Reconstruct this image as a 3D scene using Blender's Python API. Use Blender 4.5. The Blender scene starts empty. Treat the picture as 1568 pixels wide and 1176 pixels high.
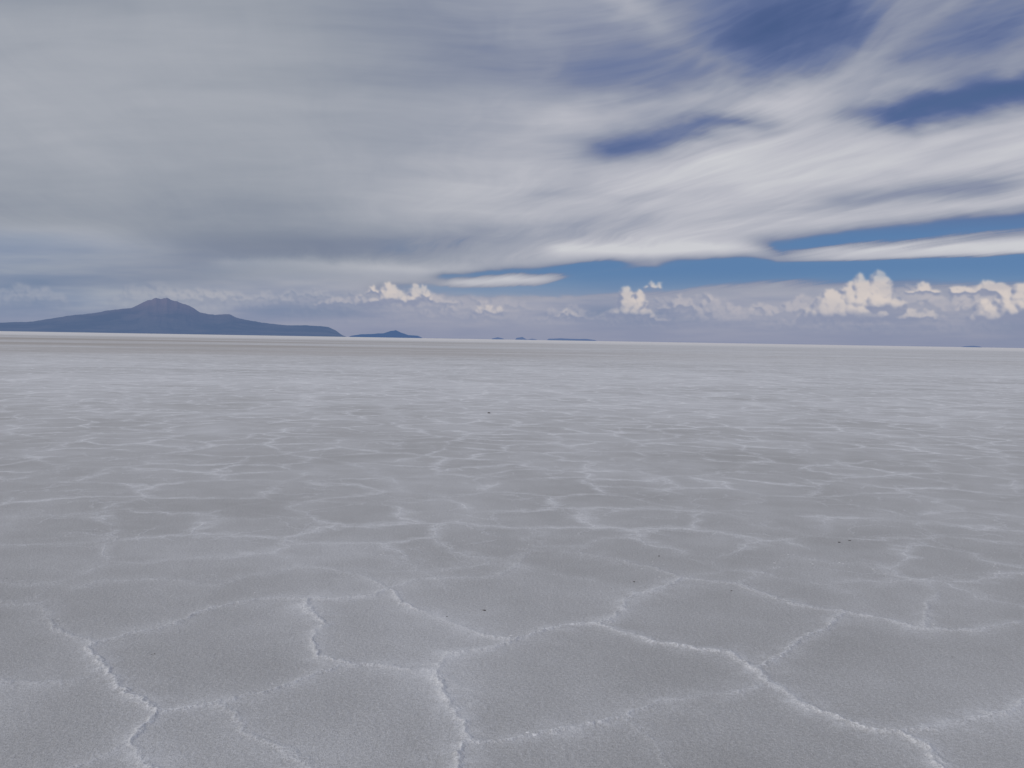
import bpy, math, random
import numpy as np
from mathutils import Vector, Matrix
random.seed(4); np.random.seed(4)
scene=bpy.context.scene
scene.view_settings.view_transform='Standard'; scene.view_settings.look='None'
scene.view_settings.exposure=0
# ------------------------------------------------------------ camera
F=1444.0; H=1.6
p=math.atan(68/F); rho=0.0166
f=Vector((0,math.cos(p),-math.sin(p))); r0=Vector((1,0,0)); u0=Vector((0,math.sin(p),math.cos(p)))
R=r0*math.cos(rho)+u0*math.sin(rho); U=-r0*math.sin(rho)+u0*math.cos(rho)
cd=bpy.data.cameras.new("camera"); cam=bpy.data.objects.new("camera",cd)
scene.collection.objects.link(cam); scene.camera=cam
cd.sensor_width=36; cd.lens=36*F/1568; cd.clip_start=0.05; cd.clip_end=600000
M=Matrix((R,U,-f)).transposed().to_4x4(); M.translation=(0,0,H); cam.matrix_world=M
def pdir(x,y):
    return (f+R*((x-784)/F)+U*((588-y)/F)).normalized()
def azel(x,y):
    d=pdir(x,y); return math.atan2(d.x,d.y), math.asin(d.z)
def gnd(x,y):
    d=pdir(x,y); t=-H/d.z; return (d.x*t,d.y*t)
def srgb(r,g,b):
    def c(v):
        v/=255.; return v/12.92 if v<=0.04045 else ((v+0.055)/1.055)**2.4
    return (c(r),c(g),c(b),1)
# ------------------------------------------------------------ node helper
class NT:
    def __init__(s,t): s.t=t; s.n=t.nodes; s.l=t.links
    def put(s,sock,v):
        if v is None: return
        if isinstance(v,bpy.types.NodeSocket): s.l.new(v,sock)
        else: sock.default_value=v
    def math(s,op,a,b=None,c=None,clamp=False):
        n=s.n.new('ShaderNodeMath'); n.operation=op; n.use_clamp=clamp
        s.put(n.inputs[0],a); s.put(n.inputs[1],b); s.put(n.inputs[2],c); return n.outputs[0]
    def vm(s,op,a,b=None,scale=None):
        n=s.n.new('ShaderNodeVectorMath'); n.operation=op
        s.put(n.inputs[0],a); s.put(n.inputs[1],b)
        if scale is not None: s.put(n.inputs['Scale'],scale)
        return n.outputs['Value'] if op in('LENGTH','DOT_PRODUCT') else n.outputs[0]
    def comb(s,x,y,z=0.0):
        n=s.n.new('ShaderNodeCombineXYZ'); s.put(n.inputs[0],x); s.put(n.inputs[1],y); s.put(n.inputs[2],z); return n.outputs[0]
    def sep(s,v):
        n=s.n.new('ShaderNodeSeparateXYZ'); s.l.new(v,n.inputs[0]); return n.outputs
    def mapping(s,v,loc=(0,0,0),rot=0.0,sc=(1,1,1),typ='POINT'):
        n=s.n.new('ShaderNodeMapping'); n.vector_type=typ; s.l.new(v,n.inputs[0])
        n.inputs['Location'].default_value=loc; n.inputs['Rotation'].default_value=(0,0,rot); n.inputs['Scale'].default_value=sc
        return n.outputs[0]
    def noise(s,v,scale=1,detail=3,rough=.5,dist=0.,color=False,dim='3D'):
        n=s.n.new('ShaderNodeTexNoise'); n.noise_dimensions=dim; s.l.new(v,n.inputs['Vector']); n.inputs['Scale'].default_value=scale
        n.inputs['Detail'].default_value=detail; n.inputs['Roughness'].default_value=rough
        n.inputs['Distortion'].default_value=dist
        return n.outputs['Color'] if color else n.outputs[0]
    def voro(s,v,scale=1,feature='F1'):
        n=s.n.new('ShaderNodeTexVoronoi'); n.feature=feature; n.voronoi_dimensions='2D'; s.l.new(v,n.inputs['Vector'])
        n.inputs['Scale'].default_value=scale
        return n.outputs['Distance']
    def rng(s,v,a,b,c=0.,d=1.,smooth=True):
        n=s.n.new('ShaderNodeMapRange'); n.interpolation_type='SMOOTHSTEP' if smooth else 'LINEAR'
        s.put(n.inputs[0],v)
        for i,q in enumerate((a,b,c,d)): s.put(n.inputs[i+1],q)
        return n.outputs[0]
    def mix(s,fac,a,b,mode='MIX'):
        n=s.n.new('ShaderNodeMix'); n.data_type='RGBA'; n.blend_type=mode
        s.put(n.inputs[0],fac); s.put(n.inputs[6],a); s.put(n.inputs[7],b); return n.outputs[2]
    def ramp(s,v,stops):
        n=s.n.new('ShaderNodeValToRGB'); s.l.new(v,n.inputs[0]); e=n.color_ramp.elements
        while len(e)<len(stops): e.new(0.5)
        for i,(q,c) in enumerate(stops): e[i].position=q; e[i].color=c
        return n.outputs[0]
# ------------------------------------------------------------ sun
SUN_EL=math.radians(42); SUN_AZ=math.radians(-125)
sd=bpy.data.lights.new("sun",'SUN'); sd.energy=1.2; sd.angle=math.radians(14); sd.color=(1,.95,.89)
so=bpy.data.objects.new("sun",sd); scene.collection.objects.link(so)
sv=Vector((math.sin(SUN_AZ)*math.cos(SUN_EL),math.cos(SUN_AZ)*math.cos(SUN_EL),math.sin(SUN_EL)))
so.rotation_euler=sv.to_track_quat('Z','Y').to_euler()
# ------------------------------------------------------------ numpy noise
_rs=np.random.RandomState(11); TAB=_rs.rand(65536).astype(np.float32); PRM=_rs.permutation(65536).astype(np.int32)
def _h(a,b): return TAB[(PRM[a&65535]+b)&65535]
def vnoise(x,y,seed=0):
    xf=np.floor(x); yf=np.floor(y); fx=(x-xf).astype(np.float32); fy=(y-yf).astype(np.float32)
    xi=xf.astype(np.int32)+seed*977; yi=yf.astype(np.int32)+seed*131
    fx=fx*fx*fx*(fx*(fx*6-15)+10); fy=fy*fy*fy*(fy*(fy*6-15)+10)
    return (_h(xi,yi)*(1-fx)+_h(xi+1,yi)*fx)*(1-fy)+(_h(xi,yi+1)*(1-fx)+_h(xi+1,yi+1)*fx)*fy
def fbm(x,y,o=4,seed=0,g=.5):
    s=0;a=1;tt=0
    for i in range(o):
        s=s+a*vnoise(x,y,seed+i*17); tt+=a; a*=g
        x,y=1.62*x+1.21*y+5.1,-1.21*x+1.62*y+1.7
    return s/tt
def sfbm(x,y,o=4,seed=0,g=.5):   # keeps its stretch direction
    s=0;a=1;tt=0
    for i in range(o):
        s=s+a*vnoise(x,y,seed+i*17); tt+=a; a*=g; x=x*1.93+5.37; y=y*2.07+1.71
    return s/tt
def sm(x,a,b):
    q=np.clip((x-a)/(b-a),0,1); return q*q*(3-2*q)
def lerp(a,b,k): return a+(b-a)*k
def ramp_np(v,stops):
    xs=[s[0] for s in stops]
    return np.stack([np.interp(v,xs,[s[1][i] for s in stops]) for i in range(3)],-1).astype(np.float32)
def tolin(c):
    c=np.clip(c/255.,0,None); return np.where(c<=.04045,c/12.92,((c+.055)/1.055)**2.4).astype(np.float32)
# cloud streaks: (weight, half width, points)
ST=[
 (.26,46,[(690,298),(850,275),(980,285),(1120,262),(1300,235),(1450,205),(1640,180)]),
 (.17,28,[(700,335),(850,335),(1000,318),(1180,290),(1350,262),(1640,235)]),
 (.26,20,[(860,190),(1000,182),(1130,172),(1240,148),(1320,110),(1350,70),(1340,-60)]),
 (.16,34,[(1120,220),(1260,180),(1400,130),(1640,60)]),
 (.26,18,[(950,-40),(1000,40),(1060,110),(1090,150)]),
 (.14,16,[(1180,160),(1290,100),(1400,60),(1500,-20)]),
 (.22,11,[(1000,370),(1160,350),(1330,328),(1480,314),(1640,290)]),
 (.48,9,[(860,385),(1000,388),(1150,386),(1330,385),(1480,380),(1640,370)]),
 (.55,7,[(1180,402),(1330,397),(1450,392),(1640,384)]),
 (.60,7,[(700,437),(790,430),(900,424),(1000,414)]),
 (.22,8,[(360,405),(470,405),(580,412),(700,418)]),
 (.16,18,[(-60,375),(120,372),(240,382)]),
 (.06,60,[(-100,170),(200,200),(480,240),(700,290)]),
 (.06,50,[(200,120),(500,160),(800,200)]),
 (.07,30,[(0,60),(260,90),(560,70)]),
 (-.34,54,[(1120,105),(1190,80),(1270,85)]),
 (-.20,60,[(1130,10),(1230,20),(1300,0)]),
 (-.95,21,[(1385,182),(1450,168),(1520,148),(1660,115)]),
 (-.34,34,[(1480,75),(1660,20)]),
 (-.55,15,[(915,246),(1000,232),(1060,214),(1120,194)]),
 (-.28,13,[(1280,312),(1380,298),(1480,290)]),
 (-.80,10,[(1190,382),(1290,368),(1370,360),(1460,350),(1660,326)]),
 (-1.5,14,[(900,430),(1000,424),(1120,416),(1300,414),(1450,410),(1660,404)]),
 (-.75,8,[(610,444),(760,446),(900,442),(1020,432)]),
 (-.60,6,[(680,424),(820,418),(930,408)]),
 (-.13,40,[(640,60),(780,100),(900,120)]),
 (-.22,20,[(250,370),(380,378),(520,372),(680,366),(820,352),(960,342)]),
 (-.17,16,[(300,392),(430,392),(600,388)]),
 (-.14,9,[(820,304),(960,310),(1100,300)]),
 (-.24,36,[(-60,440),(80,440),(230,425)]),
 (-.10,30,[(0,318),(150,325),(330,330)]),
 (-.08,26,[(420,330),(560,318),(660,325)]),
]
VAZ=math.radians(-14)
Rn,Un,fn=[np.array(v,np.float32) for v in (R,U,f)]
def skyfield(dx,dy,dz):
    """returns sRGB cloud colour (0-255), coverage"""
    dx=dx.astype(np.float32); dy=dy.astype(np.float32); dz=dz.astype(np.float32)
    ay=np.abs(dy)+.02
    zc=np.maximum(dx*fn[0]+ay*fn[1]+dz*fn[2],.05)
    px=784+F*(dx*Rn[0]+ay*Rn[1]+dz*Rn[2])/zc; py=588-F*(dx*Un[0]+ay*Un[1]+dz*Un[2])/zc
    el=np.degrees(np.arcsin(np.clip(dz,-1,1)))
    zz=np.maximum(dz,0)+.04
    X=dx/zz; Y=dy/zz
    al=X*math.sin(VAZ)+Y*math.cos(VAZ); ac=X*math.cos(VAZ)-Y*math.sin(VAZ)
    w1=fbm(al*.30,ac*.6,4,3)-.5
    acw=ac+1.2*w1; alw=al+2*(fbm(al*.3,ac*.3,3,6)-.5)
    fib=sfbm(alw*.18,acw*.9,7,20,.60)-.5
    fine=sfbm(alw*.5,acw*3.6,5,40,.66)-.5
    soft=fbm(X*.45,Y*.45,5,60)-.5
    lay=sfbm(px/520+.6*w1,(py+.18*(px-784)*sm(px,700,1300))/62,5,110,.55)-.5
    wsp=1-np.abs(2*sfbm(px/230+1.2*w1,(py+.30*(px-784)*sm(px,600,1300)+60*w1)/34,5,140,.6)-1)   # wispy ridges
    k=sm(el,4.5,15)
    right=sm(px,600,1100)
    qx=px+(fbm(px/260,py/120,3,80)-.5)*(40+60*k)+(fine*130+fib*90)*k*right
    qy=py+(fbm(px/330,py/190,3,90)-.5)*(6+44*k)-(fine*40+fib*24)*k*right+(fbm(px/70,py/26,4,95)-.5)*(4+18*k)+fine*8
    C=np.full(px.shape,.57,np.float32)
    for wt,wd,pl in ST:
        d=np.full(px.shape,1e6,np.float32)
        for (ax,a_y),(bx,b_y) in zip(pl[:-1],pl[1:]):
            vx,vy=bx-ax,b_y-a_y; L=vx*vx+vy*vy
            t=np.clip(((qx-ax)*vx+(qy-a_y)*vy)/L,0,1)
            d=np.minimum(d,(qx-ax-t*vx)**2*.12+(qy-a_y-t*vy)**2)
        C+=wt*np.exp(-(d/(wd*wd*1.5))**.85)
    tex=.25+.75*sm(px,350,1050)
    C+=fib*.40*tex+fine*.34*tex*sm(el,1,6)+soft*.16+lay*.22*(1-.35*tex)+(wsp-.75)*.20*tex*sm(el,3,8)
    C=np.where(C<.36,.36*np.exp((C-.36)/.36*.9),C)
    C=np.clip(C,0,1.1)
    left=sm(px,1000,350)[...,None]
    c=ramp_np(C,[(0,(56,80,140)),(.12,(82,99,148)),(.24,(109,122,157)),(.36,(131,139,163)),(.52,(150,156,173)),(.70,(170,173,185)),(.9,(188,189,198)),(1.1,(203,204,209))])
    cg=ramp_np(C,[(0,(118,128,148)),(.24,(124,133,151)),(.36,(135,143,158)),(.52,(152,158,169)),(.70,(168,172,181)),(.9,(184,187,193)),(1.1,(200,202,206))])
    c=lerp(c,cg,left)
    cov=lerp(.30,1,sm(C,.02,.26)); cov=lerp(cov,1,left[...,0]*.8)
    # the low clear strip is a cleaner blue
    lowb=(sm(el,7.6,6.0)*sm(px,560,720)*sm(C,.42,.14))[...,None]
    c=lerp(c,np.array([84,124,172]),lowb*.9); cov=lerp(cov,.75,lowb[...,0])
    hn=sfbm(px/240,py/34,5,100,.55)
    hz=sm(el,4.5,1.6)
    lc=np.clip(sm(px,620,0),0,1)[...,None]
    deck=ramp_np(hn,[(.25,(126,138,165)),(.45,(141,148,171)),(.6,(157,160,177)),(.8,(174,173,183))])
    deck=lerp(deck,deck*np.array([.91,.965,.99]),lc)
    hl=np.maximum(hz,sm(el,6.2,4.0)*lc[...,0]*.8)
    k=(hl*.92)[...,None]; c=lerp(c,deck,k); cov=lerp(cov,1,hz*.97)
    k=(sm(el,1.9,.0)*.7)[...,None]; c=lerp(c,np.array([138,144,168]),k)
    return c.astype(np.float32),np.clip(cov,0,1).astype(np.float32)
AZ0,AZ1,EL0,EL1=-50.,50.,-.5,31.5; STP=.04
WW,WH=int((AZ1-AZ0)/STP),int((EL1-EL0)/STP)
aw=np.radians(AZ0+(np.arange(WW)+.5)*STP); ew=np.radians(EL0+(np.arange(WH)+.5)*STP)
AA,EE=np.meshgrid(aw,ew)
c,cov=skyfield(np.sin(AA)*np.cos(EE),np.cos(AA)*np.cos(EE),np.sin(EE))
# --- cumulus heaps: thousands of little spherical puffs in a height field
def blur(a,n=1):
    for _ in range(n):
        b=a.copy(); b[1:-1]=(a[:-2]+2*a[1:-1]+a[2:])/4; a=b.copy(); a[:,1:-1]=(b[:,:-2]+2*b[:,1:-1]+b[:,2:])/4
    return a
rs=np.random.RandomState(5)
NR=300
def cumulus_layer(heaps,c,cov,alpha,lit,shd,warp=1.0,soft=1,patchy=.45,fade=2.4):
    Z=np.full((NR,WW),-1e3,np.float32)
    for (cx,base,hw,ht,n) in heaps:
        nb=max(2,int(hw/ht*2.6))
        dom=[(rs.uniform(-.8,.8),rs.uniform(.5,.95),rs.uniform(.22,.42)) for _ in range(nb)]+[(rs.uniform(-.2,.3),1.0,.42)]
        for i in range(n):
            x=rs.uniform(-1,1)
            top=max([h*math.sqrt(max(0,1-((x-tx)/tw)**2)) for tx,h,tw in dom]+[.30*math.sqrt(1-x*x)])
            q=rs.rand()**.7
            r=ht*rs.uniform(.07,.17)*(1.25-.5*q)
            y=base-max(0,ht*top-r)*q
            a,e=azel(cx+x*hw,y); ix=(math.degrees(a)-AZ0)/STP; iy=(math.degrees(e)-EL0)/STP; rr=max(1.4,math.degrees(r/F)/STP)
            x0,x1=int(max(0,ix-rr-1)),int(min(WW,ix+rr+2)); y0,y1=int(max(0,iy-rr-1)),int(min(NR,iy+rr+2))
            if x1<=x0 or y1<=y0: continue
            gx=np.arange(x0,x1)[None,:]+.5-ix; gy=np.arange(y0,y1)[:,None]+.5-iy
            dd=rr*rr-gx*gx-gy*gy
            off=(rs.uniform(-.25,.25)+.5*math.sqrt(max(0,1-x*x))*(1.1-q))*math.degrees(ht/F)/STP
            h=np.where(dd>0,np.sqrt(np.maximum(dd,0))+off,-1e3)
            Z[y0:y1,x0:x1]=np.maximum(Z[y0:y1,x0:x1],h)
    m=(Z>-500).astype(np.float32); Zf=np.where(m>0,Z,0)
    jx,jy=np.meshgrid(np.arange(WW),np.arange(NR))
    ox=((fbm(jx/6.,jy/6.,3,130)-.5)*8*warp).astype(int); oy=((fbm(jx/6.,jy/6.,3,150)-.5)*8*warp).astype(int)
    sx=np.clip(jx+ox,0,WW-1); sy=np.clip(jy+oy,0,NR-1)
    m=m[sy,sx]; Zf=Zf[sy,sx]
    ma=blur(m,soft); Zs=blur(Zf,2)+1.0*fbm(jx/4.,jy/4.,3,170)
    def shade(Zq):
        gx=np.gradient(Zq,axis=1); gy=np.gradient(Zq,axis=0)
        nz=1/np.sqrt(1+gx*gx+gy*gy); L=np.array([.22,.72,.65]); L=L/np.linalg.norm(L)
        return np.clip((-gx*L[0]-gy*L[1]+L[2])*nz,0,1)
    s=.5*blur(shade(Zs).astype(np.float32),1)+.5*blur(shade(blur(Zs,9)*1.3).astype(np.float32),2)
    el=np.degrees(EE[:NR])
    s=s*lerp(.5,1,sm(el,.8,3.0))
    col=lerp(np.array(shd,np.float32),np.array(lit,np.float32),sm(s,.12,.92)[...,None])
    A=ma*alpha*sm(el,.1,fade)
    pat=sm(fbm(jx/50.,jy/22.,3,190),.25,.5); A=A*lerp(1-patchy,1,pat)
    c[:NR]=lerp(c[:NR],col,A[...,None]); cov[:NR]=lerp(cov[:NR],1,A)
bank=[];bankl=[]
for i in range(110):
    x=rs.uniform(-250,1850); b=rs.uniform(470,514)+.0166*(x-784); hw=rs.uniform(22,85); (bankl if x<560 else bank).append((x,b,hw,hw*rs.uniform(.28,.5),int(90+hw*2.5)))
cumulus_layer(bankl,c,cov,.26,(172,173,182),(130,140,163),1.4,6)
cumulus_layer(bank,c,cov,.36,(180,177,186),(135,144,169),1.4,5)
midl=[(300,462,60,22,200),(400,462,50,16,160),(470,456,40,16,120),(30,466,70,32,240),(-60,470,80,34,240)]
cumulus_layer(midl,c,cov,.30,(192,189,192),(132,142,165),1.2,5)
mid=[(690,489,50,24,160),(745,490,45,32,220),(865,490,42,26,200),(920,494,40,16,120),
 (1085,494,60,42,300),(1160,488,55,26,200),(1190,507,60,24,200),(1040,474,34,24,140),(1480,478,70,40,340),(1400,470,80,36,340),(1300,515,100,30,300),(1500,514,90,24,260),(640,464,60,24,200),(980,502,56,22,180),(540,468,60,18,160),(1220,480,50,30,200)]
cumulus_layer(mid,c,cov,.54,(197,190,192),(137,145,169),1.1,4)
main=[(602,463,36,32,300),(571,449,11,13,60),(634,460,26,26,180),(960,482,28,46,360),(1000,442,13,14,70),(985,492,34,24,200),
 (1300,484,66,56,1300),(1335,470,44,56,900),(1250,492,26,38,360),(1310,490,80,26,600),(1398,490,38,20,260),(1412,448,26,18,160),(1530,490,46,40,460),(1556,482,30,50,400),(1500,450,46,22,260),(1610,480,50,60,500),(748,482,22,18,120),(870,486,22,14,110),(1690,480,60,40,400)]
cumulus_layer(main,c,cov,.80,(221,209,201),(136,144,169),.9,3,.20,2.2)
rgba=np.empty((WH,WW,4),np.float32); rgba[...,:3]=tolin(c); rgba[...,3]=cov
def mkimg(name,arr):
    h,w_=arr.shape[:2]
    im=bpy.data.images.new(name,w_,h,alpha=True,float_buffer=True,is_data=True)
    im.alpha_mode='CHANNEL_PACKED'; im.pixels.foreach_set(np.ascontiguousarray(arr,np.float32).ravel()); im.update(); im.pack(); return im
imA=mkimg("computed_cloud_field",rgba)
EW,EH=1024,512
uu=(np.arange(EW)+.5)/EW; vv=(np.arange(EH)+.5)/EH
ph,th=np.meshgrid(-2*np.pi*(uu-.5),(vv-.5)*np.pi)
c2,cov2=skyfield(np.cos(ph)*np.cos(th),np.sin(ph)*np.cos(th),np.sin(th))
rg=np.empty((EH,EW,4),np.float32); rg[...,:3]=tolin(c2); rg[...,3]=cov2
imB=mkimg("computed_cloud_field_dome",rg)
# ------------------------------------------------------------ world
w=bpy.data.worlds.new("World"); scene.world=w; w.use_nodes=True
t=NT(w.node_tree); t.n.clear()
tc=t.n.new('ShaderNodeTexCoord'); D=tc.outputs['Generated']
Dn=t.vm('NORMALIZE',D); dx,dy,dz=t.sep(Dn)
A=t.math('MULTIPLY',t.math('ARCTAN2',dx,dy),180/math.pi); E=t.math('MULTIPLY',t.math('ARCSINE',dz),180/math.pi)
uvx=t.rng(A,AZ0,AZ1,0,1,smooth=False); uvy=t.rng(E,EL0,EL1,0,1,smooth=False)
ia=t.n.new('ShaderNodeTexImage'); ia.image=imA; ia.extension='EXTEND'; ia.interpolation='Linear'; t.l.new(t.comb(uvx,uvy),ia.inputs[0])
ib=t.n.new('ShaderNodeTexEnvironment'); ib.image=imB; t.l.new(Dn,ib.inputs[0])
ins=t.math('MULTIPLY',t.rng(t.math('ABSOLUTE',A),46,49.5,1,0),t.rng(E,27,31,1,0))
ccol=t.mix(ins,ib.outputs[0],ia.outputs[0])
cal=t.math('ADD',t.math('MULTIPLY',ia.outputs[1],ins),t.math('MULTIPLY',t.math('SUBTRACT',1.,ins),.97))
sky=t.n.new('ShaderNodeTexSky'); sky.sky_type='NISHITA'; sky.sun_disc=False
sky.sun_elevation=SUN_EL; sky.sun_rotation=SUN_AZ; sky.altitude=3600; sky.air_density=1.0; sky.dust_density=.6
blue=t.mix(1.0,t.vm('SCALE',sky.outputs[0],scale=.055),(.85,.92,.98,1),'MULTIPLY')
fin=t.mix(cal,blue,ccol)
bg=t.n.new('ShaderNodeBackground'); t.l.new(fin,bg.inputs[0]); bg.inputs[1].default_value=1.0
wo=t.n.new('ShaderNodeOutputWorld'); t.l.new(bg.outputs[0],wo.inputs[0])
w.cycles.sampling_method='MANUAL'; w.cycles.sample_map_resolution=256
# ------------------------------------------------------------ mesh helper
def mesh_grid(name,V,nr,nc,wrap=False):
    me=bpy.data.meshes.new(name)
    i=np.arange(nr-1)[:,None]; j=np.arange(nc if wrap else nc-1)[None,:]; j2=(j+1)%nc
    q=np.stack([i*nc+j,i*nc+j2,(i+1)*nc+j2,(i+1)*nc+j],-1).reshape(-1,4)
    me.vertices.add(len(V)); me.vertices.foreach_set('co',V.astype(np.float32).ravel())
    me.loops.add(q.size); me.loops.foreach_set('vertex_index',q.astype(np.int32).ravel())
    me.polygons.add(len(q)); me.polygons.foreach_set('loop_start',np.arange(0,q.size,4,dtype=np.int32))
    me.polygons.foreach_set('use_smooth',np.ones(len(q),bool))
    me.update(calc_edges=True); me.validate()
    ob=bpy.data.objects.new(name,me); scene.collection.objects.link(ob); return ob
# ------------------------------------------------------------ salt flat
ridges=[
 (1.0,[(145,985),(155,1025),(175,1050),(215,1075),(245,1085)]),
 (.7,[(245,1085),(290,1080),(340,1072),(390,1064),(440,1048),(490,1032),(530,1021)]),
 (1.0,[(245,1085),(222,1110),(195,1136),(205,1155),(235,1180),(250,1230)]),
 (.7,[(195,1136),(150,1160),(60,1180),(0,1200)]),
 (.65,[(145,985),(200,970),(270,955),(330,930),(400,915),(475,915)]),
 (.5,[(145,985),(90,960),(60,930),(-60,915)]),
 (.5,[(-40,1047),(60,1050),(120,1045),(160,1038)]),
 (.9,[(475,915),(470,938),(492,958),(465,985),(480,1010),(520,1020),(600,1022),(660,1028)]),
 (1.2,[(660,1028),(682,1060),(700,1095),(716,1128),(702,1150),(700,1240)]),
 (.9,[(660,1028),(700,1003),(760,990),(800,975),(850,962),(910,955)]),
 (1.2,[(910,955),(940,945),(955,918),(1000,905),(1040,887)]),
 (1.1,[(910,955),(960,970),(1020,985),(1060,995),(1110,1000),(1150,1020),(1175,1045)]),
 (1.2,[(1175,1045),(1220,1070),(1280,1095),(1330,1115),(1372,1122),(1420,1150),(1460,1200)]),
 (.9,[(1150,1020),(1220,990),(1275,955),(1295,935)]),
 (.9,[(1295,935),(1240,930),(1180,915),(1130,895),(1085,890),(1040,885),(1000,870),(950,858),(880,845),(820,842)]),
 (.6,[(1130,895),(1165,880),(1185,865),(1210,850)]),
 (.8,[(716,1132),(780,1127),(820,1120),(900,1110),(960,1100),(1000,1080),(1060,1070),(1120,1055),(1172,1045)]),
 (.8,[(475,915),(520,917),(560,912),(592,903),(610,925),(680,945),(740,972),(795,976)]),
 (.5,[(592,903),(640,886),(720,884),(770,880),(820,842)]),
 (.8,[(1295,935),(1350,948),(1410,965),(1480,962),(1590,950)]),
 (.8,[(1210,850),(1270,862),(1320,862),(1352,876),(1410,888),(1435,906),(1410,965)]),
 (.7,[(1410,888),(1470,880),(1520,872),(1600,878)]),
 (1.0,[(1516,852),(1524,866),(1532,882)]),
 (.9,[(1372,1122),(1430,1112),(1500,1102),(1542,1085),(1568,1070),(1640,1050)]),
 (.35,[(960,1100),(1010,1140),(1030,1200)]),
 (.5,[(592,903),(570,888),(520,872),(460,868),(400,878),(330,895),(270,888),(160,890),(125,900)]),
 (.5,[(820,842),(760,835),(700,828),(640,838),(600,850),(560,845)]),
 (.4,[(480,1176),(440,1150),(380,1120),(340,1072)]),
]
az_f=np.radians(np.linspace(-38,38,1301)); az_b=np.radians(np.linspace(38,322,143)[1:-1]); NF=1301
az=np.concatenate([az_f,az_b]); nc=len(az)
inv=np.linspace(1/2.4,1/14.,560); r=1/inv
rr=np.concatenate([[0.02,.6,1.2,1.8,2.2],r,np.geomspace(14,130000,330)[1:]]); nr=len(rr)
X=(rr[:,None]*np.sin(az)[None,:]); Y=(rr[:,None]*np.cos(az)[None,:])
near=(rr<13.9)&(rr>1.5)
xs=X[near][:, :NF]; ys=Y[near][:, :NF]
wx=xs+.10*(fbm(xs*3,ys*3,4,3)-.5)+.05*(fbm(xs*20,ys*20,3,8)-.5); wy=ys+.14*(fbm(xs*3,ys*3,4,31)-.5)+.05*(fbm(xs*20,ys*20,3,9)-.5)
core=np.zeros_like(xs); halo=np.zeros_like(xs)
wid=.45+1.3*fbm(xs*1.8,ys*1.8,3,77)
brk=sm(fbm(xs*2.6,ys*2.6,3,177),.26,.58)
for wt,pl in ridges:
    g=[gnd(*q) for q in pl]
    dmin=np.full(xs.shape,9.)
    for (ax,ay),(bx,by) in zip(g[:-1],g[1:]):
        vx,vy=bx-ax,by-ay; L=vx*vx+vy*vy+1e-9
        tt=np.clip(((wx-ax)*vx+(wy-ay)*vy)/L,0,1)
        dmin=np.minimum(dmin,np.hypot(wx-ax-tt*vx,wy-ay-tt*vy))
    core=np.maximum(core,wt*np.exp(-(dmin/(.0145*wid))**2)*(.2+.8*brk))
    halo=np.maximum(halo,wt*np.exp(-(dmin/(.075*wid))**1.15))
fadeA=np.clip((7.8-np.hypot(xs,ys))/2.2,0,1)
CORE=np.zeros((nr,nc),np.float32); HALO=CORE.copy(); MASK=CORE.copy()
idx=np.where(near)[0]; sl=slice(idx[0],idx[-1]+1)
edge=np.clip((36-np.abs(np.degrees(az_f)))/3,0,1)[None,:]
CORE[sl,:NF]=core*fadeA*edge; HALO[sl,:NF]=halo*fadeA*edge; MASK[sl,:NF]=fadeA*edge
Z=.008*CORE*(.3+1.2*fbm(X*26,Y*26,3,5))+.007*HALO
Zn=.003*(fbm(X*1.3,Y*1.3,3,6)-.5)+.003*(fbm(X*22,Y*22,2,61)-.5)
Z=np.where(rr[:,None]<14,Z+Zn,0)
ground=mesh_grid("salt_flat_ground",np.stack([X,Y,Z],-1).reshape(-1,3),nr,nc,True)
for nm,arr in(("ridge_core",CORE),("ridge_halo",HALO),("ridge_mask",MASK)):
    a=ground.data.attributes.new(nm,'FLOAT','POINT'); a.data.foreach_set('value',arr.ravel().astype(np.float32))
m=bpy.data.materials.new("salt_crust"); m.use_nodes=True; g=NT(m.node_tree); g.n.clear()
geo=g.n.new('ShaderNodeNewGeometry'); pos=geo.outputs['Position']
px,py,pz=g.sep(pos); P2=g.comb(px,py,0.0)
def attr(n):
    q=g.n.new('ShaderNodeAttribute'); q.attribute_name=n; return q.outputs['Fac']
ac,ah,am=attr("ridge_core"),attr("ridge_halo"),attr("ridge_mask")
dist=g.vm('LENGTH',P2)
wv=g.vm('SCALE',g.vm('SUBTRACT',g.noise(P2,1.1,3,.55,color=True,dim='2D'),(.5,.5,.5)),scale=.75)
wv2=g.vm('SCALE',g.vm('SUBTRACT',g.noise(P2,7,2,.6,color=True,dim='2D'),(.5,.5,.5)),scale=.12)
PWd=g.vm('ADD',g.vm('ADD',P2,wv),wv2)
e1=g.voro(PWd,1.1,'DISTANCE_TO_EDGE')
e2=g.voro(g.vm('ADD',PWd,(13,7,0)),2.3,'DISTANCE_TO_EDGE')
e3=g.voro(g.vm('ADD',PWd,(3,47,0)),.30,'DISTANCE_TO_EDGE')
var=g.rng(g.noise(P2,.7,3,.6,dim='2D'),.36,.64,.10,1)
var2=g.rng(g.noise(P2,1.3,2,.5,dim='2D'),.45,.63,0,.65)
vc=g.math('MAXIMUM',g.math('MULTIPLY',g.rng(e1,.0,.032,1,0),var),g.math('MULTIPLY',g.rng(e2,0,.06,1,0),var2))
vh=g.math('MULTIPLY',g.rng(e1,.0,.16,1,0),g.math('ADD',g.math('MULTIPLY',var,.75),.08))
vh=g.math('MAXIMUM',vh,g.math('MULTIPLY',g.rng(e3,.0,.08,1,0),g.rng(dist,10,30,0,.7)))
inva=g.math('SUBTRACT',1.,am)
core_=g.math('ADD',ac,g.math('MULTIPLY',vc,g.math('MULTIPLY',inva,.75)))
halo_=g.math('ADD',ah,g.math('MULTIPLY',vh,inva))
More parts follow.
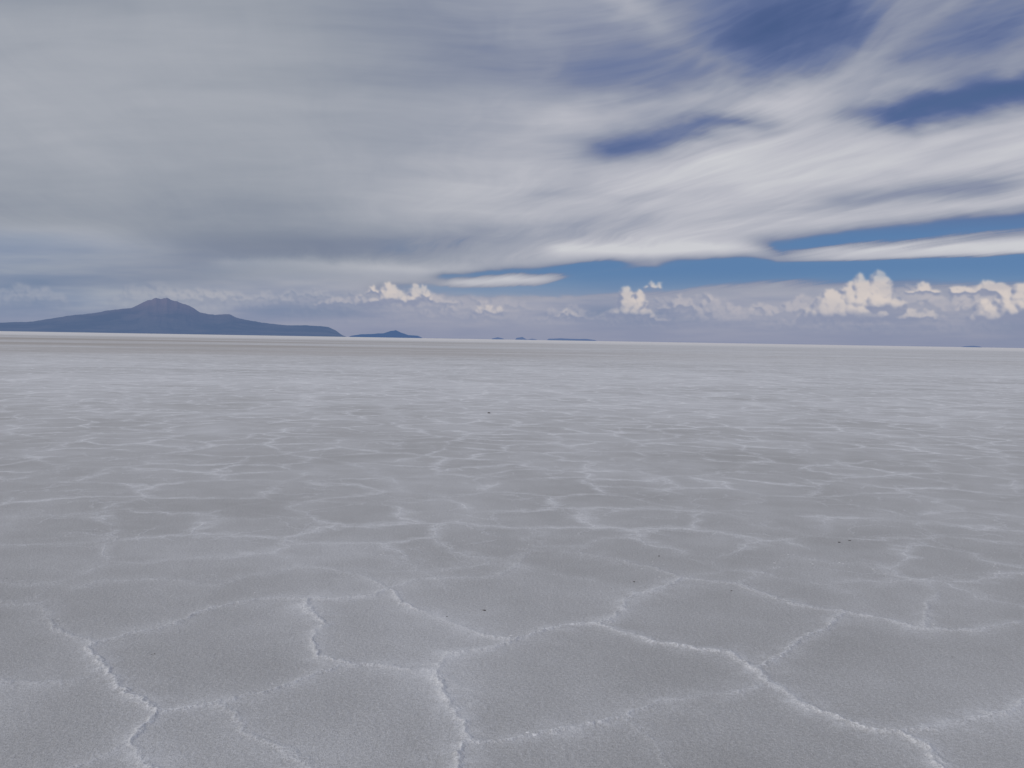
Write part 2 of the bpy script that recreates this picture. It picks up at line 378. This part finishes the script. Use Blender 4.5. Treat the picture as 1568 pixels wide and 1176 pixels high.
gr1=g.noise(P2,60,3,.7,dim='2D'); gr2=g.noise(P2,190,2,.7,dim='2D'); gr3=g.noise(P2,9,3,.6,dim='2D'); lo=g.noise(P2,.5,4,.55,dim='2D'); lo2=g.noise(P2,1.9,4,.6,dim='2D')
nf=g.rng(dist,3.,22.,1,0)
core_b=g.math('MULTIPLY',core_,g.rng(gr1,.38,.58,.25,1))
halo_b=g.math('MULTIPLY',halo_,g.rng(gr3,.3,.7,.45,1.15))
val=g.math('MULTIPLY_ADD',core_b,.38,.435)
val=g.math('MULTIPLY_ADD',halo_b,.25,val)
val=g.math('MULTIPLY_ADD',g.math('SUBTRACT',lo,.5),.36,val)
val=g.math('MULTIPLY_ADD',g.math('SUBTRACT',lo2,.5),.20,val)
val=g.math('MULTIPLY_ADD',g.math('MULTIPLY',g.math('SUBTRACT',gr1,.5),nf),.55,val)
val=g.math('MULTIPLY_ADD',g.math('MULTIPLY',g.math('SUBTRACT',gr2,.5),nf),.85,val)
sw=g.noise(g.mapping(P2,(0,0,0),.15,(.05,.11,1)),1,5,.6,dim='2D')
sw2=g.noise(g.mapping(P2,(40,9,0),-.1,(.006,.02,1)),1,5,.65,dim='2D')
far=g.rng(dist,9,40,0,1)
val=g.math('MULTIPLY_ADD',g.math('MULTIPLY',g.math('SUBTRACT',sw,.5),far),.42,val)
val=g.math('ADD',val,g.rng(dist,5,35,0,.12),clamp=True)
col=g.ramp(val,[(.1,(.35,.347,.345,1)),(.42,(.512,.51,.515,1)),(.62,(.66,.663,.682,1)),(1,(.87,.872,.89,1))])
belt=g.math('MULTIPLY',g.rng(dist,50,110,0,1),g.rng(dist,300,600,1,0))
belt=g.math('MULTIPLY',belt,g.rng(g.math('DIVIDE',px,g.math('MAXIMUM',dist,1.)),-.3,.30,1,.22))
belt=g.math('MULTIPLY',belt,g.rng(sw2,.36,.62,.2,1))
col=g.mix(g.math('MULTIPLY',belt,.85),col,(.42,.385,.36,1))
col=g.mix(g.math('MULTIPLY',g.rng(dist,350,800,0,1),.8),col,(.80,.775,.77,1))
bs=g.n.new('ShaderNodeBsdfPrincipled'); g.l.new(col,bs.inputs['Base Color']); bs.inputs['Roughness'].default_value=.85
bs.inputs['Specular IOR Level'].default_value=.15
hgt=g.math('ADD',g.math('MULTIPLY',gr1,.010),g.math('MULTIPLY',gr2,.006))
hgt=g.math('MULTIPLY_ADD',core_b,.010,hgt); hgt=g.math('MULTIPLY_ADD',gr3,.006,hgt)
bp=g.n.new('ShaderNodeBump'); bp.inputs['Distance'].default_value=1.0; g.l.new(hgt,bp.inputs['Height'])
g.l.new(g.rng(dist,3,40,.65,.0),bp.inputs['Strength']); g.l.new(bp.outputs[0],bs.inputs['Normal'])
o=g.n.new('ShaderNodeOutputMaterial'); g.l.new(bs.outputs[0],o.inputs[0])
ground.data.materials.append(m)
# ------------------------------------------------------------ distant mountains
def mountain(name,prof,dist_m,depth,mat,ncol,rough=.10,seed=1,gul=1.0):
    pts=[azel(*q) for q in prof]; A0=np.array([a for a,e in pts]); E0=np.array([e for a,e in pts])
    aa=np.linspace(A0[0],A0[-1],ncol); ee=np.maximum(np.interp(aa,A0,E0),0)
    hh=np.tan(ee)*dist_m
    n=61; s=np.linspace(-1,1,n)
    Sx,Ax=np.meshgrid(s,aa,indexing='ij'); Hh=np.broadcast_to(hh,(n,ncol))
    rd=dist_m+Sx*depth
    x=rd*np.sin(Ax); y=rd*np.cos(Ax)
    sh=np.clip(1-np.abs(Sx),0,1)**1.25
    rg=1-np.abs(2*fbm(Ax*dist_m/1500*gul,Sx*depth/5200+Ax*6,5,seed)-1)
    z=Hh*sh*(1-.6*(1-sh)*rg)+ (fbm(Ax*dist_m/300*gul,Sx*3,4,seed+4,.6)-.5)*(Hh*rough+12*(Hh>20))
    z=np.where(sh<=0,-30,z)
    ob=mesh_grid(name,np.stack([x,y,z],-1).reshape(-1,3),n,ncol); ob.data.materials.append(mat); return ob
def mtmat(name,base1,base2,haze,hf,top=None,zt=(0,1)):
    m=bpy.data.materials.new(name); m.use_nodes=True; g=NT(m.node_tree); g.n.clear()
    geo=g.n.new('ShaderNodeNewGeometry'); pos=geo.outputs['Position']
    n1=g.noise(g.mapping(pos,(0,0,0),0,(.0006,.0006,.0012)),1,6,.6)
    c=g.mix(g.rng(n1,.38,.62),base1,base2)
    if top:
        z=g.sep(pos)[2]; zf=g.rng(g.math('MULTIPLY_ADD',n1,zt[1]*.5,z),zt[0],zt[1])
        c=g.mix(zf,c,top)
    d=g.n.new('ShaderNodeBsdfDiffuse'); g.l.new(c,d.inputs[0])
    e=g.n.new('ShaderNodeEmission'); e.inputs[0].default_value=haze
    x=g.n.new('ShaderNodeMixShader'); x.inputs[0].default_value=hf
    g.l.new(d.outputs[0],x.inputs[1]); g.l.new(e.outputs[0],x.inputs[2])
    o=g.n.new('ShaderNodeOutputMaterial'); g.l.new(x.outputs[0],o.inputs[0]); return m
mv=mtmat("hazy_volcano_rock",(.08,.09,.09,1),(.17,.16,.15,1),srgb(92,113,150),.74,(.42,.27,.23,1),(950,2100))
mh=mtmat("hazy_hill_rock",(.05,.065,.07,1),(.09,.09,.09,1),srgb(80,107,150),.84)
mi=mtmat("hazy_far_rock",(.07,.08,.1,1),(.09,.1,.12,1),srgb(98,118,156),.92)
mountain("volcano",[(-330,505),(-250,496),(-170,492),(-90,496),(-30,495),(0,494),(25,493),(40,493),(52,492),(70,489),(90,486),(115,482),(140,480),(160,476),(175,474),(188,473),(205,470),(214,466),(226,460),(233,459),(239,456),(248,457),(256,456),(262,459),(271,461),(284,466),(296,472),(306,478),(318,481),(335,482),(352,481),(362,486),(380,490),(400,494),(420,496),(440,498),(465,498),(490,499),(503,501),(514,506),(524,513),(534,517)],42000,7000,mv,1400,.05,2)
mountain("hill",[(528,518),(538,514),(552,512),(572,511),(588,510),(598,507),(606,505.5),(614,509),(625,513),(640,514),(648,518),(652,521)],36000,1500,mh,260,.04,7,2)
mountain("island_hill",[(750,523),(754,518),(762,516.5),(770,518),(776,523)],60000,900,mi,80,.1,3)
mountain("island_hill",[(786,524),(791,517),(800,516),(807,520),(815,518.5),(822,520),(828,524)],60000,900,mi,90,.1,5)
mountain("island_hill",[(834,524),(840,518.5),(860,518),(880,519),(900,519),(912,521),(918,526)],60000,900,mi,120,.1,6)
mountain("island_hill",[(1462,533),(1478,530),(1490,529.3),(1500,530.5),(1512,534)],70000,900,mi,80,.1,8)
# ------------------------------------------------------------ dirt specks and loose salt crumbs
def clumps(name,items,mat):
    V=[];Fc=[]
    for (x,y,s) in items:
        gx,gy=gnd(x,y)
        for k in range(random.randint(1,3)):
            ox,oy=gx+random.uniform(-s,s)*1.5,gy+random.uniform(-s,s)*1.5; b=len(V); sz=s*random.uniform(.5,1)
            ns=7
            for ring,(rz,rq) in enumerate(((0,1),(.45,.9),(.8,.45))):
                for i in range(ns):
                    a=2*math.pi*i/ns; q=sz*rq*random.uniform(.7,1.25)
                    V.append((ox+q*math.cos(a)*1.4,oy+q*math.sin(a),rz*sz*random.uniform(.8,1.1)))
            for ring in range(2):
                for i in range(ns):
                    Fc.append((b+ring*ns+i,b+ring*ns+(i+1)%ns,b+(ring+1)*ns+(i+1)%ns,b+(ring+1)*ns+i))
            Fc.append(tuple(b+2*ns+i for i in range(ns)))
    me=bpy.data.meshes.new(name); me.from_pydata(V,[],Fc); me.materials.append(mat)
    ob=bpy.data.objects.new(name,me); scene.collection.objects.link(ob)
def simple(name,c1,c2,sc):
    m=bpy.data.materials.new(name); m.use_nodes=True; g=NT(m.node_tree); b=g.n['Principled BSDF']
    geo=g.n.new('ShaderNodeNewGeometry'); g.l.new(g.mix(g.rng(g.noise(geo.outputs['Position'],sc,3),.35,.65),c1,c2),b.inputs['Base Color']); b.inputs['Roughness'].default_value=.9; return m
dk=simple("dark_mud",(.05,.045,.04,1),(.12,.105,.095,1),90)
sp=[(685,945,.006),(741,935,.006),(936,902,.005),(970,891,.005),(1010,852,.008),(1285,831,.009),(1300,828,.007),(235,1002,.005),(1538,955,.006),(750,633,.028),(1120,905,.004),(660,1010,.004)]
sp+=[(random.uniform(-100,1700),random.uniform(800,1176),random.uniform(.0015,.0028)) for _ in range(25)]
clumps("dirt_specks",sp,dk)
ws=simple("salt_crumb",(.70,.70,.71,1),(.85,.85,.86,1),60)
sc=[(812,1127,.014),(808,1122,.009)]
for wt,pl in ridges:
    for (a,b) in zip(pl[:-1],pl[1:]):
        for k in range(int(7*wt)):
            q=random.random(); sc.append((a[0]+(b[0]-a[0])*q+random.gauss(0,6),a[1]+(b[1]-a[1])*q+random.gauss(0,4),random.uniform(.002,.005)))
clumps("salt_crumbs",sc,ws)
